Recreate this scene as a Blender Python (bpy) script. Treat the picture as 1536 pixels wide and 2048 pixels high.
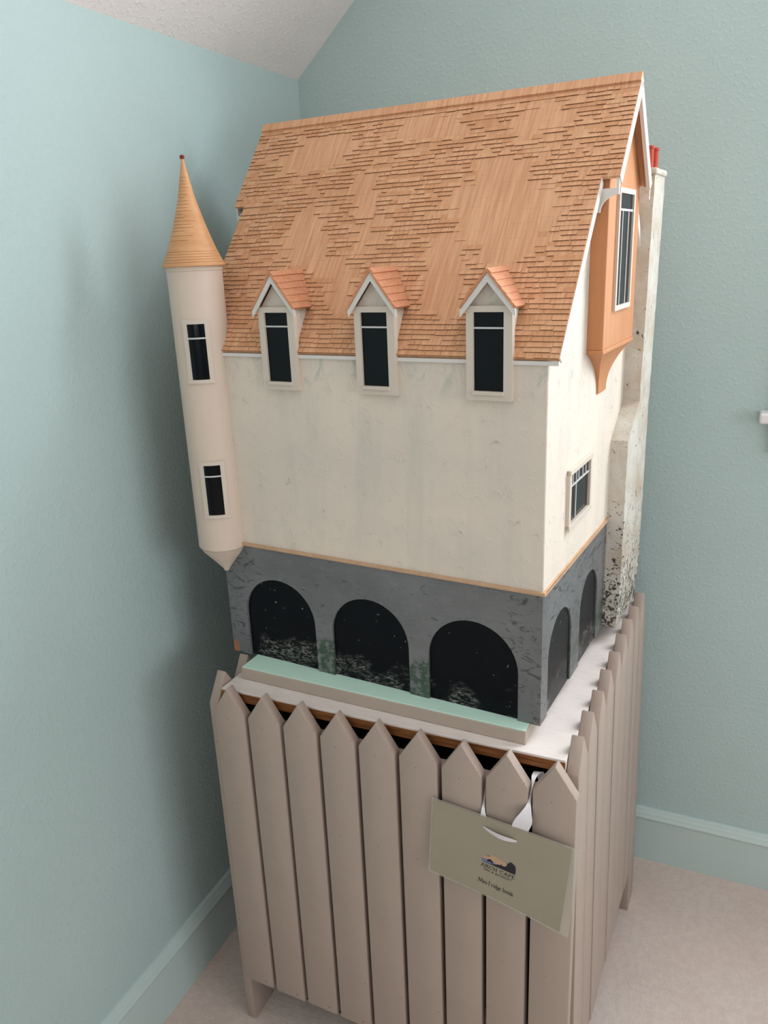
import bpy, bmesh, math, random
from mathutils import Vector, Matrix, noise

random.seed(7)
scene = bpy.context.scene
COL = scene.collection
for o in list(bpy.data.objects):
    bpy.data.objects.remove(o, do_unlink=True)

# ------------------------------------------------------------------ camera
cam_d = bpy.data.cameras.new('camera')
cam = bpy.data.objects.new('camera', cam_d)
COL.objects.link(cam)
R = Matrix(((0.911575, -0.091432, 0.400837), (0.409122, 0.298056, -0.862428), (-0.040618, 0.950159, 0.309108)))
cam.matrix_world = Matrix.Translation((0.952901, -1.699061, 1.434343)) @ R.to_4x4()
cam_d.sensor_fit = 'VERTICAL'
cam_d.sensor_height = 24.0
cam_d.lens = 1587.91 / 2048 * 24.0
cam_d.clip_start = 0.02
scene.camera = cam

# ------------------------------------------------------------------ world, daylight, exposure
world = bpy.data.worlds.new('sky')
scene.world = world
world.use_nodes = True
world.node_tree.nodes['Background'].inputs[0].default_value = (0.80, 0.90, 1.0, 1)
world.node_tree.nodes['Background'].inputs[1].default_value = 0.7

def area(name, loc, rot, sx, sy, power, col):
    d = bpy.data.lights.new(name, 'AREA')
    d.shape = 'RECTANGLE'; d.size = sx; d.size_y = sy; d.energy = power; d.color = col
    o = bpy.data.objects.new(name, d); COL.objects.link(o)
    o.location = loc; o.rotation_euler = rot
    return o
# daylight entering by the window in the back wall, right of the frame
# (open sky fills its upper half, trees and ground its lower half)
area('daylight_back_window_sky', (1.60, 0.11, 2.25), (math.radians(-90), 0, 0), 0.96, 0.74, 46, (0.85, 0.94, 1.0))
area('daylight_back_window_ground', (1.60, 0.11, 1.51), (math.radians(-90), 0, 0), 0.96, 0.74, 13, (0.88, 0.96, 0.98))
# fill light at an unseen right-hand window, added to brighten the left wall
area('added_fill_right_window', (3.31, -1.70, 1.275), (0, math.radians(90), 0), 0.80, 1.74, 25, (0.89, 0.96, 1.0))
# fill light at an unseen window behind the camera, added for the front faces
area('added_fill_front_window', (1.60, -5.11, 1.725), (math.radians(90), 0, 0), 1.44, 1.48, 18, (1.0, 0.93, 0.87))
world.cycles.sampling_method = 'NONE'
scene.cycles.max_bounces = 5
scene.cycles.diffuse_bounces = 3
scene.cycles.glossy_bounces = 2
scene.cycles.transparent_max_bounces = 6
scene.cycles.caustics_reflective = False
scene.cycles.caustics_refractive = False
scene.view_settings.view_transform = 'Standard'
scene.view_settings.look = 'None'
scene.view_settings.gamma = 1.0
scene.view_settings.use_curve_mapping = False
scene.view_settings.exposure = 0.08

# ------------------------------------------------------------------ materials
def srgb(r, g, b):
    f = lambda c: (c / 255 / 12.92) if c / 255 <= 0.04045 else ((c / 255 + 0.055) / 1.055) ** 2.4
    return (f(r), f(g), f(b), 1)

class NT:
    def __init__(s, name, rough=0.6, spec=0.3):
        s.m = bpy.data.materials.new(name); s.m.use_nodes = True
        s.t = s.m.node_tree; s.n = s.t.nodes; s.b = s.n['Principled BSDF']
        s.b.inputs['Roughness'].default_value = rough
        s.b.inputs['Specular IOR Level'].default_value = spec
    def link(s, a, b): s.t.links.new(a, b)
    def coord(s, obj=None, scale=(1, 1, 1)):
        c = s.n.new('ShaderNodeTexCoord')
        if obj: c.object = obj
        mp = s.n.new('ShaderNodeMapping'); mp.inputs['Scale'].default_value = scale
        s.link(c.outputs['Object'], mp.inputs[0])
        return mp.outputs[0]
    def noise(s, vec, scale, detail=4, rough=0.55, dist=0.0):
        q = s.n.new('ShaderNodeTexNoise')
        q.inputs['Scale'].default_value = scale; q.inputs['Detail'].default_value = detail
        q.inputs['Roughness'].default_value = rough; q.inputs['Distortion'].default_value = dist
        s.link(vec, q.inputs['Vector']); return q.outputs[0]
    def ramp(s, fac, stops, interp='LINEAR'):
        q = s.n.new('ShaderNodeValToRGB'); q.color_ramp.interpolation = interp
        e = q.color_ramp.elements
        while len(e) < len(stops): e.new(0.5)
        for k, (pos, col) in enumerate(stops):
            e[k].position = pos
            e[k].color = col if isinstance(col, tuple) else (col, col, col, 1)
        s.link(fac, q.inputs[0]); return q.outputs[0]
    def mix(s, fac, a, b, mode='MIX'):
        q = s.n.new('ShaderNodeMix'); q.data_type = 'RGBA'; q.blend_type = mode
        for sock, v in ((q.inputs[0], fac), (q.inputs[6], a), (q.inputs[7], b)):
            if hasattr(v, 'node'): s.link(v, sock)
            else: sock.default_value = v
        return q.outputs[2]
    def math(s, op, a, b=0.0, c=None):
        q = s.n.new('ShaderNodeMath'); q.operation = op
        for i, v in enumerate((a, b, c)):
            if v is None: continue
            if hasattr(v, 'node'): s.link(v, q.inputs[i])
            else: q.inputs[i].default_value = v
        return q.outputs[0]
    def sep(s, vec):
        q = s.n.new('ShaderNodeSeparateXYZ'); s.link(vec, q.inputs[0]); return q.outputs
    def color(s, c):
        if hasattr(c, 'node'): s.link(c, s.b.inputs['Base Color'])
        else: s.b.inputs['Base Color'].default_value = c
    def bump(s, h, strength=0.3, dist=0.002):
        q = s.n.new('ShaderNodeBump'); q.inputs['Strength'].default_value = strength
        q.inputs['Distance'].default_value = dist
        s.link(h, q.inputs['Height']); s.link(q.outputs[0], s.b.inputs['Normal'])

def plain(name, col, rough=0.6, spec=0.3):
    t = NT(name, rough, spec); t.color(col); return t.m

def orange_peel(name, col, strength=0.25):
    t = NT(name, 0.62, 0.25)
    v = t.coord()
    a = t.noise(v, 130, 2, 0.5)
    b = t.noise(v, 28, 1, 0.5)
    bl = t.ramp(a, [(0.52, 0.0), (0.68, 1.0)])
    h = t.math('ADD', bl, t.math('MULTIPLY', b, 0.6))
    big = t.noise(v, 2.2, 3)
    c2 = tuple(x * 0.95 for x in col[:3]) + (1,)
    t.color(t.mix(t.ramp(big, [(0.35, 0.0), (0.65, 1.0)]), col, c2))
    t.bump(h, strength, 0.0022)
    return t.m

AQUA = srgb(188, 207, 205)
M_wall = orange_peel('aqua_wall_paint', AQUA)
M_ceil = orange_peel('white_ceiling_paint', srgb(246, 238, 234), 0.35)
M_base = plain('aqua_trim_paint', srgb(196, 212, 209), 0.38, 0.4)
M_white = plain('white_trim_paint', srgb(236, 232, 232), 0.4, 0.4)

t = NT('beige_carpet', 0.95, 0.05)
v = t.coord()
n1 = t.noise(v, 420, 3, 0.7); n2 = t.noise(v, 60, 4, 0.6); n3 = t.noise(v, 5, 3)
c = t.mix(t.ramp(n1, [(0.3, 0.0), (0.7, 1.0)]), srgb(232, 208, 196), srgb(250, 234, 224))
c = t.mix(t.math('MULTIPLY', t.ramp(n3, [(0.4, 0.0), (0.65, 1.0)]), 0.35), c, srgb(232, 200, 188))
c = t.mix(t.math('MULTIPLY', t.ramp(n2, [(0.42, 1.0), (0.58, 0.0)]), 0.22), c, srgb(212, 188, 176))
t.color(c)
t.bump(t.math('ADD', n1, t.math('MULTIPLY', n2, 1.2)), 0.7, 0.005)
M_carpet = t.m

# ------------------------------------------------------------------ mesh helpers
class MB:
    def __init__(s): s.v = []; s.f = []; s.mi = []
    def add(s, vs, fs, mi=0):
        k = len(s.v); s.v += [tuple(q) for q in vs]
        for f in fs: s.f.append([i + k for i in f]); s.mi.append(mi)
        return s
    def box(s, x0, x1, y0, y1, z0, z1, mi=0):
        vs = [(x0, y0, z0), (x1, y0, z0), (x1, y1, z0), (x0, y1, z0), (x0, y0, z1), (x1, y0, z1), (x1, y1, z1), (x0, y1, z1)]
        return s.add(vs, [(0, 3, 2, 1), (4, 5, 6, 7), (0, 1, 5, 4), (1, 2, 6, 5), (2, 3, 7, 6), (3, 0, 4, 7)], mi)
    def hexa(s, b, t_, mi=0):      # bottom quad + top quad
        return s.add(list(b) + list(t_), [(0, 3, 2, 1), (4, 5, 6, 7), (0, 1, 5, 4), (1, 2, 6, 5), (2, 3, 7, 6), (3, 0, 4, 7)], mi)
    def prism(s, pts, axis, a, b, mi=0, cap_mi=None):
        # pts 2D; axis 'y': pts=(x,z); 'x': pts=(y,z); 'z': pts=(x,y)
        def P(q, h):
            return {'x': (h, q[0], q[1]), 'y': (q[0], h, q[1]), 'z': (q[0], q[1], h)}[axis]
        n = len(pts)
        vs = [P(q, a) for q in pts] + [P(q, b) for q in pts]
        s.add(vs, [tuple(range(n)), tuple(range(2 * n - 1, n - 1, -1))] + [(i, i + n, (i + 1) % n + n, (i + 1) % n) for i in range(n)], mi)
        return s
    def lathe(s, prof, cx, cy, n=40, mi=0, a0=0, a1=2 * math.pi):
        k = len(prof); full = abs(a1 - a0 - 2 * math.pi) < 1e-6
        m = n if full else n + 1
        vs = []
        for i in range(m):
            a = a0 + (a1 - a0) * i / n
            for r_, z in prof: vs.append((cx + r_ * math.cos(a), cy + r_ * math.sin(a), z))
        fs = []
        for i in range(n):
            j = (i + 1) % m
            for q in range(k - 1): fs.append((i * k + q, j * k + q, j * k + q + 1, i * k + q + 1))
        return s.add(vs, fs, mi)
    def mesh(s, name, mats, smooth=None, bevel=0.0, seg=2):
        bm = bmesh.new()
        vv = [bm.verts.new(q) for q in s.v]
        bm.verts.ensure_lookup_table()
        for f, mi in zip(s.f, s.mi):
            try:
                fc = bm.faces.new([vv[i] for i in f]); fc.material_index = mi
            except ValueError: pass
        bmesh.ops.remove_doubles(bm, verts=bm.verts[:], dist=1e-6)
        bmesh.ops.recalc_face_normals(bm, faces=bm.faces[:])
        if bevel:
            ed = [e for e in bm.edges if len(e.link_faces) == 2 and e.calc_face_angle(0) > 0.5]
            bmesh.ops.bevel(bm, geom=ed, offset=bevel, segments=seg, profile=0.5, affect='EDGES', clamp_overlap=True)
        if smooth is not None:
            for f in bm.faces: f.smooth = True
            for e in bm.edges:
                if len(e.link_faces) == 2 and e.calc_face_angle(0) > smooth: e.smooth = False
        me = bpy.data.meshes.new(name); bm.to_mesh(me); bm.free()
        for m in (mats if isinstance(mats, (list, tuple)) else [mats]): me.materials.append(m)
        return me
    def build(s, name, mats, parent=None, **kw):
        return inst(name, s.mesh(name, mats, **kw), parent)

def inst(name, me, parent=None, loc=(0, 0, 0), rot=(0, 0, 0)):
    o = bpy.data.objects.new(name, me); COL.objects.link(o)
    o.parent = parent; o.location = loc; o.rotation_euler = rot
    return o
def empty(name, loc, rz=0.0):
    o = bpy.data.objects.new(name, None); COL.objects.link(o)
    o.location = loc; o.rotation_euler = (0, 0, rz); o.empty_display_size = 0.05
    return o
def tag(o, label, cat, group=None):
    o['label'] = label; o['category'] = cat
    if group: o['group'] = group
    return o
def struct(o, label=None):
    o['kind'] = 'structure'
    if label: o['label'] = label
    return o

# ------------------------------------------------------------------ the room
RX, RY, HC, SL = 3.2, -5.0, 1.802, 0.898
XR = RX / 2                       # the ceiling is vaulted: two slopes meeting over the middle of the room
HR = HC + SL * XR
T = 0.12
struct(MB().box(-T, RX + T, RY - T, T, -0.1, 0.0).build('floor', M_carpet), 'beige pile carpet')
struct(MB().box(-T, 0, RY - T, T, 0, HC + 0.02).build('wall_left', M_wall), 'aqua painted knee wall on the left')
def zc(x): return HC + SL * min(x, RX - x)
def gable(y0, y1, x0, x1, z0, z1):
    m = MB()
    m.prism([(0, 0), (RX, 0), (RX, z0), (0, z0)], 'y', y0, y1)
    m.prism([(0, z0), (x0, z0), (x0, zc(x0)), (0, HC)], 'y', y0, y1)
    m.prism([(x1, z0), (RX, z0), (RX, HC), (x1, zc(x1))], 'y', y0, y1)
    m.prism([(x0, z1), (x1, z1), (x1, zc(x1)), (XR, HR), (x0, zc(x0))], 'y', y0, y1)
    return m
WX0, WX1, WZ0, WZ1 = 1.10, 2.10, 1.114, 2.64
struct(gable(0, T, WX0, WX1, WZ0, WZ1).build('wall_back', M_wall), 'aqua painted gable wall behind the house model')
FX0, FX1, FZ0, FZ1 = 0.85, 2.35, 0.95, 2.50
struct(gable(RY - T, RY, FX0, FX1, FZ0, FZ1).build('wall_front', M_wall))
SY0, SY1, SZ0, SZ1 = -2.60, -0.80, 0.85, 1.70
rw = MB().box(RX, RX + T, SY1, T, 0, HC).box(RX, RX + T, RY - T, SY0, 0, HC).box(RX, RX + T, SY0, SY1, 0, SZ0).box(RX, RX + T, SY0, SY1, SZ1, HC)
struct(rw.build('wall_right', M_wall))
cl = MB().prism([(-T, HC - T * SL), (XR, HR), (RX + T, HC - T * SL), (RX + T, HC - T * SL + 0.1), (XR, HR + 0.1), (-T, HC - T * SL + 0.1)], 'y', RY - T, T)
struct(cl.build('ceiling', M_ceil), 'white ceiling sloping up from the left wall')

# baseboards: profile (depth, height)
bp = [(0, 0), (0.014, 0), (0.014, 0.116), (0.0165, 0.1175), (0.0175, 0.121), (0.0165, 0.1235), (0.0140, 0.126), (0.0135, 0.130), (0.0115, 0.134), (0.0085, 0.137), (0.0085, 0.1405), (0.0065, 0.143), (0, 0.143)]
struct(MB().prism([(a, b) for a, b in bp], 'y', RY, 0).build('baseboard_left', M_base, smooth=0.9))
struct(MB().prism([(-a, b) for a, b in bp], 'x', 0.0, RX).build('baseboard_back', M_base, smooth=0.9))

# windows: frame, glazing bar, clear panes (only the sill of the first reaches into the frame)
t = NT('clear_window_glass', 0.02, 0.5)
tb = t.n.new('ShaderNodeBsdfTransparent'); gb = t.n.new('ShaderNodeBsdfGlossy'); mx = t.n.new('ShaderNodeMixShader')
gb.inputs['Roughness'].default_value = 0.02; mx.inputs[0].default_value = 0.06
t.link(tb.outputs[0], mx.inputs[1]); t.link(gb.outputs[0], mx.inputs[2]); t.link(mx.outputs[0], t.n['Material Output'].inputs[0])
M_clear = t.m
def window(name, u0, u1, z0, z1, place, label):
    def bx(mb, a, b, c_, d, h0, h1): mb.box(a, b, c_, d, h0, h1)
    mb = MB(); f = 0.045; um = (u0 + u1) / 2
    for a, b, c_, d in ((u0, u0 + f, z0, z1), (u1 - f, u1, z0, z1), (u0, u1, z0, z0 + f), (u0, u1, z1 - f, z1), (um - 0.02, um + 0.02, z0, z1)):
        mb.box(a, b, 0.05, 0.09, c_, d)
    g_ = MB().box(u0 + f, um - 0.02, 0.068, 0.072, z0 + f, z1 - f); g2 = MB().box(um + 0.02, u1 - f, 0.068, 0.072, z0 + f, z1 - f)
    for m in (mb, g_, g2): m.v = [place(*q) for q in m.v]
    o = struct(mb.build(name, M_white), label)
    g_.build('pane', M_clear, o); g2.build('pane', M_clear, o)
    return o
w1 = window('window_1', WX0, WX1, WZ0, WZ1, lambda x, y, z: (x, y, z), 'window with a white sill on the back wall')
MB().box(0.982, 2.218, -0.034, 0.05, 1.0925, 1.114).build('window_sill', M_white, w1, bevel=0.005, seg=3)
MB().box(1.01, 2.19, -0.012, 0.0, 1.03, 1.0925).build('sill_apron', M_base, w1, bevel=0.002)
MB().box(1.012, 1.10, -0.016, 0.0, 1.114, 2.73).build('window_casing', M_white, w1, bevel=0.003)
MB().box(2.10, 2.188, -0.016, 0.0, 1.114, 2.73).build('window_casing', M_white, w1, bevel=0.003)
MB().box(1.10, 2.10, -0.016, 0.0, 2.64, 2.73).build('window_casing', M_white, w1, bevel=0.003)
window('added_window_front', FX0, FX1, FZ0, FZ1, lambda x, y, z: (x, RY - y, z), 'unseen window behind the viewer, added for fill light')  # unseen opening, added to carry the front fill
window('added_window_right', SY0, SY1, SZ0, SZ1, lambda x, y, z: (RX + y, x, z), 'unseen window in the right-hand wall, added for fill light')  # unseen opening, added to carry the fill on the left wall

# ------------------------------------------------------------------ fence cabinet (cover of the fridge)
def painted(name, col, chips=0.5):
    t = NT(name, 0.5, 0.35)
    v = t.coord()
    n = t.noise(v, 9, 4); sp = t.noise(v, 95, 2, 0.4); st = t.noise(t.coord(scale=(60, 60, 3)), 1.0, 3)
    c = t.mix(t.math('MULTIPLY', t.ramp(n, [(0.35, 0.0), (0.7, 1.0)]), 0.35), col, tuple(x * 0.86 for x in col[:3]) + (1,))
    spots = t.ramp(sp, [(0.745, 0.0), (0.765, 1.0)])
    c = t.mix(t.math('MULTIPLY', spots, chips), c, srgb(86, 66, 56))
    t.color(c)
    t.bump(t.math('ADD', st, t.math('MULTIPLY', n, 0.5)), 0.12, 0.001)
    return t.m
PICKET = srgb(178, 158, 146)
M_picket = painted('cream_picket_paint', PICKET)
t = NT('worn_cream_paint_on_lid', 0.5, 0.35)
v = t.coord(scale=(6, 60, 6)); v0 = t.coord()
g = t.noise(v, 6, 4, 0.6); n = t.noise(v0, 7, 4)
c = t.mix(t.math('MULTIPLY', t.ramp(g, [(0.5, 0.0), (0.75, 1.0)]), 0.30), srgb(238, 226, 220), srgb(196, 176, 164))
c = t.mix(t.ramp(t.noise(v, 9, 3, 0.5), [(0.72, 0.0), (0.76, 1.0)]), c, srgb(140, 118, 104))
t.color(c); t.bump(g, 0.15, 0.001)
M_lid = t.m
t = NT('raw_brown_wood_edge', 0.55, 0.3)
v = t.coord(scale=(8, 8, 160))
c = t.ramp(t.noise(v, 2, 4, 0.6, 0.4), [(0.3, srgb(104, 62, 32)), (0.7, srgb(164, 104, 58))])
t.color(c)
M_rawwood = t.m
M_metal = plain('dull_hinge_metal', srgb(170, 160, 150), 0.35, 0.5)

cab = empty('fence_cabinet', (0.177224, -0.756462, 0), -0.024484)
tag(cab, 'cream picket fence cabinet standing on the carpet in the corner', 'cabinet')
PW, BW, TH = 0.62 / 9, 0.0622, 0.019
def picket_mesh(name, bw, zb, zs, zt, th, axis):
    h = bw / 2
    pts = [(-h, zb), (h, zb), (h, zs), (0, zt), (-h, zs)]
    return MB().prism(pts, axis, 0, th).mesh(name, M_picket, bevel=0.0022, seg=2, smooth=0.6)
# front door: rails + nine pickets
def part_empty(name, parent):
    o = bpy.data.objects.new(name, None); COL.objects.link(o); o.parent = parent; o.empty_display_size = 0.03; return o
door = part_empty('door', cab)
for z0, z1 in ((0.642, 0.700), (0.17, 0.23)):
    MB().box(0.004, 0.612, TH, TH + 0.017, z0, z1).build('rail', M_picket, door, bevel=0.002)
door['label'] = 'front door of nine pointed cream pickets'
pm = picket_mesh('picket', BW, 0.1215, 0.7117, 0.7590, TH, 'y')
for i in range(9):
    inst('picket', pm, door, ((i + 0.5) * PW + 0.0005, 0, random.uniform(-0.001, 0.001)))
for z in (0.625, 0.235):
    h = MB()
    h.lathe([(0.0, -0.011), (0.004, -0.011), (0.004, 0.011), (0.0, 0.011)], 0, 0, 14)
    h.lathe([(0.0, 0.011), (0.0028, 0.0112), (0.0052, 0.014), (0.0, 0.017)], 0, 0, 14)
    h.box(0.0, 0.018, 0.003, 0.0045, -0.011, 0.011)
    inst('hinge', h.mesh('hinge', M_metal, smooth=0.6), door, (-0.0045, 0.016, z))
# right side panel
side = part_empty('side_panel', cab)
for z0, z1 in ((0.64, 0.70), (0.19, 0.25)):
    MB().box(0.0, 0.017, 0.0, 0.595, z0, z1).build('rail', M_picket, side, bevel=0.002)
side.location = (0.5875, 0.043, 0); side.rotation_euler = (0, -0.0175, -0.008)   # leans inward a little
SP = 0.0670
sm = picket_mesh('picket', 0.0620, 0.116, 0.7205, 0.7680, 0.0185, 'x')
lm = picket_mesh('picket', 0.0620, 0.001, 0.7205, 0.7680, 0.0185, 'x')
for j in range(9):
    inst('picket', lm if j in (0, 8) else sm, side, (0.017 + random.uniform(-0.0008, 0.0008), 0.0305 + j * SP, random.uniform(-0.002, 0.002)))
# left side panel
lside = part_empty('side_panel', cab)
for z0, z1 in ((0.64, 0.70), (0.19, 0.25)):
    MB().box(0.0, 0.017, 0.0, 0.595, z0, z1).build('rail', M_picket, side, bevel=0.002)
lside.location = (0.0035, 0.012, 0)
sm2 = picket_mesh('picket', 0.0615, 0.116, 0.7135, 0.7615, 0.0185, 'x')
lm2 = picket_mesh('picket', 0.0615, 0.0, 0.7135, 0.7615, 0.0185, 'x')
for j in range(9):
    inst('picket', lm2 if j in (0, 8) else sm2, lside, (-0.0187, 0.0318 + j * 0.0665, random.uniform(-0.001, 0.001)))
# lid: painted board with a raw wood front edge
ld = MB()
q = [(0.0055, 0.0245), (0.5908, 0.0425), (0.5955, 0.635), (0.0055, 0.635)]
ld.hexa([(a, b, 0.7215) for a, b in q], [(a, b, 0.7409) for a, b in q], 0)
lid = ld.build('lid', M_lid, cab, bevel=0.0006, seg=1)
lid['label'] = 'cream painted lid'
ed = MB().hexa([(0.0057, 0.0235, 0.7217), (0.5905, 0.0415, 0.7217), (0.5905, 0.0430, 0.7217), (0.0057, 0.0250, 0.7217)],
               [(0.0057, 0.0235, 0.7372), (0.5905, 0.0415, 0.7372), (0.5905, 0.0430, 0.7372), (0.0057, 0.0250, 0.7372)])
ed.build('raw_front_edge', M_rawwood, lid)['label'] = 'raw brown wood edge'
# the fridge the cabinet hides: only its dark front shows in the slit under the lid
M_fridge = plain('black_fridge_enamel', srgb(14, 14, 15), 0.45, 0.3)
fri = empty('mini_fridge', (0.177224, -0.756462, 0), -0.024484)
tag(fri, 'black mini fridge hidden inside the picket cabinet, glimpsed under its lid', 'fridge')
MB().box(0.035, 0.555, 0.125, 0.600, 0.0, 0.705).build('body', M_fridge, fri, bevel=0.006)
MB().box(0.035, 0.555, 0.075, 0.122, 0.02, 0.705).build('door', M_fridge, fri, bevel=0.006)
MB().box(0.505, 0.520, 0.066, 0.076, 0.45, 0.62).build('handle', M_fridge, fri, bevel=0.003)

# ------------------------------------------------------------------ loose board under the model house
t = NT('mint_board_paint', 0.5, 0.3)
v = t.coord(); s_ = t.sep(v)
n = t.noise(v, 60, 4, 0.7); n2 = t.noise(t.coord(scale=(5, 60, 60)), 6, 3)
edge = t.ramp(t.math('ADD', t.math('MULTIPLY', s_[1], 60.0), t.math('MULTIPLY', n, 1.2)), [(0.52, 1.0), (0.62, 0.0)])
c = t.mix(t.math('MULTIPLY', t.ramp(n2, [(0.4, 0.0), (0.7, 1.0)]), 0.4), srgb(218, 252, 236), srgb(204, 242, 222))
c = t.mix(t.math('MULTIPLY', edge, t.ramp(n, [(0.48, 0.0), (0.52, 1.0)])), c, srgb(122, 100, 84))
t.color(c)
M_mint = t.m
M_boardside = painted('cream_board_edge_paint', srgb(190, 172, 158), 0.3)
M_boardside2 = M_boardside
board = empty('wooden_board', (0, 0, 0))
BQ = [(0.0215, 0.0630), (0.5285, 0.0572), (0.5300, 0.600), (0.0230, 0.600)]
ca_, sa_ = math.cos(-0.024484), math.sin(-0.024484)
bpos = (0.177224 + BQ[0][0] * ca_ - BQ[0][1] * sa_, -0.756462 + BQ[0][0] * sa_ + BQ[0][1] * ca_, 0.7409)
board.location = bpos; board.rotation_euler = (0, 0, -0.024484 + math.atan2(-0.0058, 0.507))
tag(board, 'long board with a worn mint green top, lying on the cabinet lid', 'board')
bd = MB().box(0, 0.507, 0, 0.44, 0.0001, 0.0222)
bd.build('plank', M_boardside, board, bevel=0.0015)
MB().box(0.0012, 0.5058, 0.0012, 0.4388, 0.0221, 0.0236).build('mint_paint', M_mint, board, bevel=0.0005)['label'] = 'mint green painted top'

# ------------------------------------------------------------------ the model house
HZ = 0.764637
house = empty('model_house', (0.154120, -0.645637, HZ), -0.081553)
tag(house, 'large model house with a shingled roof and corner turret, on the cabinet', 'model house')
W, D = 0.5707, 0.54
Z1, Z2, Z3 = 0.2125, 0.5358, 0.8905
EV, VR = 0.0047, 0.2692
K = (Z3 - Z2) / (VR + EV)
TH_ = math.atan(K)
LR = math.hypot(VR + EV, Z3 - Z2)
def roof_z(v): return Z2 + K * (v + EV) if v <= VR else Z3 - K * (v - VR)

# house materials (all in the coordinates of the house)
t = NT('cream_stucco', 0.7, 0.25)
v = t.coord(house)
n = t.noise(v, 7, 5, 0.6); f_ = t.noise(v, 55, 5, 0.65, 0.6); st = t.noise(t.coord(house, (14, 14, 2.0)), 1.6, 4, 0.6)
c = t.mix(t.ramp(n, [(0.35, 0.0), (0.7, 1.0)]), srgb(234, 218, 202), srgb(220, 208, 196))
c = t.mix(t.math('MULTIPLY', t.ramp(st, [(0.5, 0.0), (0.75, 1.0)]), 0.35), c, srgb(186, 186, 178))
s_ = t.sep(v)
band = t.math('MULTIPLY', t.ramp(s_[2], [(0.47, 0.0), (0.50, 1.0)]), t.ramp(t.noise(t.coord(house, (1, 1, 0.5)), 26, 5, 0.7, 1.0), [(0.52, 0.0), (0.62, 1.0)]))
c = t.mix(t.math('MULTIPLY', band, 0.45), c, srgb(168, 176, 166))
pit = t.noise(t.coord(house, (1, 1, 1.6)), 120, 3, 0.6, 1.5)
sp = t.math('MAXIMUM', t.ramp(f_, [(0.66, 0.0), (0.71, 1.0)]), t.ramp(pit, [(0.70, 0.0), (0.73, 1.0)]))
c = t.mix(t.math('MULTIPLY', sp, 0.35), c, srgb(120, 118, 108))
t.color(c)
t.bump(t.math('ADD', t.ramp(f_, [(0.55, 0.0), (0.75, 1.0)]), t.math('MULTIPLY', n, 1.0)), 0.35, 0.003)
M_stucco = t.m
t = NT('white_chimney_stucco', 0.7, 0.25)
v = t.coord(house); s_ = t.sep(v)
n = t.noise(v, 16, 5, 0.65); f_ = t.noise(v, 70, 5, 0.7, 1.2)
c = t.mix(t.ramp(n, [(0.4, 0.0), (0.68, 1.0)]), srgb(212, 206, 196), srgb(190, 174, 154))
low = t.ramp(s_[2], [(0.02, 1.0), (0.26, 0.0)])
thr = t.math('SUBTRACT', t.noise(v, 60, 4, 0.7, 2.0), t.math('MULTIPLY', t.math('SUBTRACT', 1.0, low), 0.155))
crack = t.ramp(thr, [(0.485, 0.0), (0.52, 1.0)])
c = t.mix(t.math('MULTIPLY', crack, 0.92), c, srgb(26, 25, 27))
t.color(c)
t.bump(t.math('ADD', t.noise(v, 38, 5, 0.7, 1.5), crack), 0.5, 0.003)
M_chim = t.m
t = NT('grey_masonry_paint', 0.30, 0.85)
v = t.coord(house); s_ = t.sep(v)
n = t.noise(v, 9, 4, 0.6); f_ = t.noise(t.coord(house, (1.0, 1.0, 2.2)), 32, 6, 0.72, 1.8)
c = t.mix(t.ramp(n, [(0.35, 0.0), (0.65, 1.0)]), srgb(102, 101, 102), srgb(121, 119, 120))
edge_l = t.ramp(s_[0], [(0.02, 1.0), (0.10, 0.0)])
edge_r = t.ramp(s_[0], [(0.50, 0.0), (0.545, 0.8)])
eg = t.math('MAXIMUM', edge_l, edge_r)
thr = t.math('ADD', f_, t.math('MULTIPLY', eg, 0.075))
c = t.mix(t.math('MULTIPLY', t.ramp(thr, [(0.60, 0.0), (0.66, 1.0)]), 0.85), c, srgb(44, 44, 50))
c = t.mix(t.math('MULTIPLY', t.ramp(t.noise(v, 45, 4, 0.7, 2.5), [(0.66, 0.0), (0.72, 1.0)]), 0.5), c, srgb(196, 194, 190))
lowz = t.math('ADD', s_[2], t.math('MULTIPLY', t.noise(v, 22, 3, 0.6), -0.05))
moss = t.math('MULTIPLY', t.ramp(lowz, [(0.030, 1.0), (0.040, 0.0)]), t.ramp(t.noise(v, 85, 3, 0.6), [(0.42, 0.0), (0.52, 1.0)]))
inner = t.math('MULTIPLY', t.ramp(s_[0], [(0.10, 0.0), (0.12, 1.0)]), t.ramp(s_[0], [(0.50, 1.0), (0.52, 0.0)]))
sidem = t.math('MULTIPLY', t.ramp(s_[0], [(0.560, 0.0), (0.5702, 1.0)]), t.ramp(s_[1], [(0.05, 0.0), (0.10, 0.7)]))
c = t.mix(t.math('MULTIPLY', moss, t.math('MAXIMUM', inner, sidem)), c, srgb(50, 72, 54))
raw = t.math('MULTIPLY', t.math('LESS_THAN', s_[0], 0.012), t.math('LESS_THAN', t.math('ADD', s_[2], t.math('MULTIPLY', n, 0.02)), 0.030))
c = t.mix(raw, c, srgb(168, 104, 62))
t.color(c)
t.bump(t.math('ADD', f_, t.math('MULTIPLY', n, 0.5)), 0.5, 0.003)
M_grey = t.m
t = NT('black_arch_paint', 0.32, 0.15)
v = t.coord(house); s_ = t.sep(v)
n = t.noise(v, 26, 5, 0.7, 1.0); scr = t.noise(t.coord(house, (1.0, 1.0, 3.0)), 110, 4, 0.75, 0.8)
big = t.noise(v, 13, 2, 0.5)
lowz = t.ramp(t.math('ADD', s_[2], t.math('MULTIPLY', n, -0.06)), [(0.0, 1.0), (0.016, 0.0)])
lowz = t.math('MULTIPLY', lowz, t.ramp(big, [(0.44, 0.0), (0.54, 1.0)]))
m = t.math('MULTIPLY', lowz, t.ramp(scr, [(0.48, 0.0), (0.62, 1.0)]))
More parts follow.
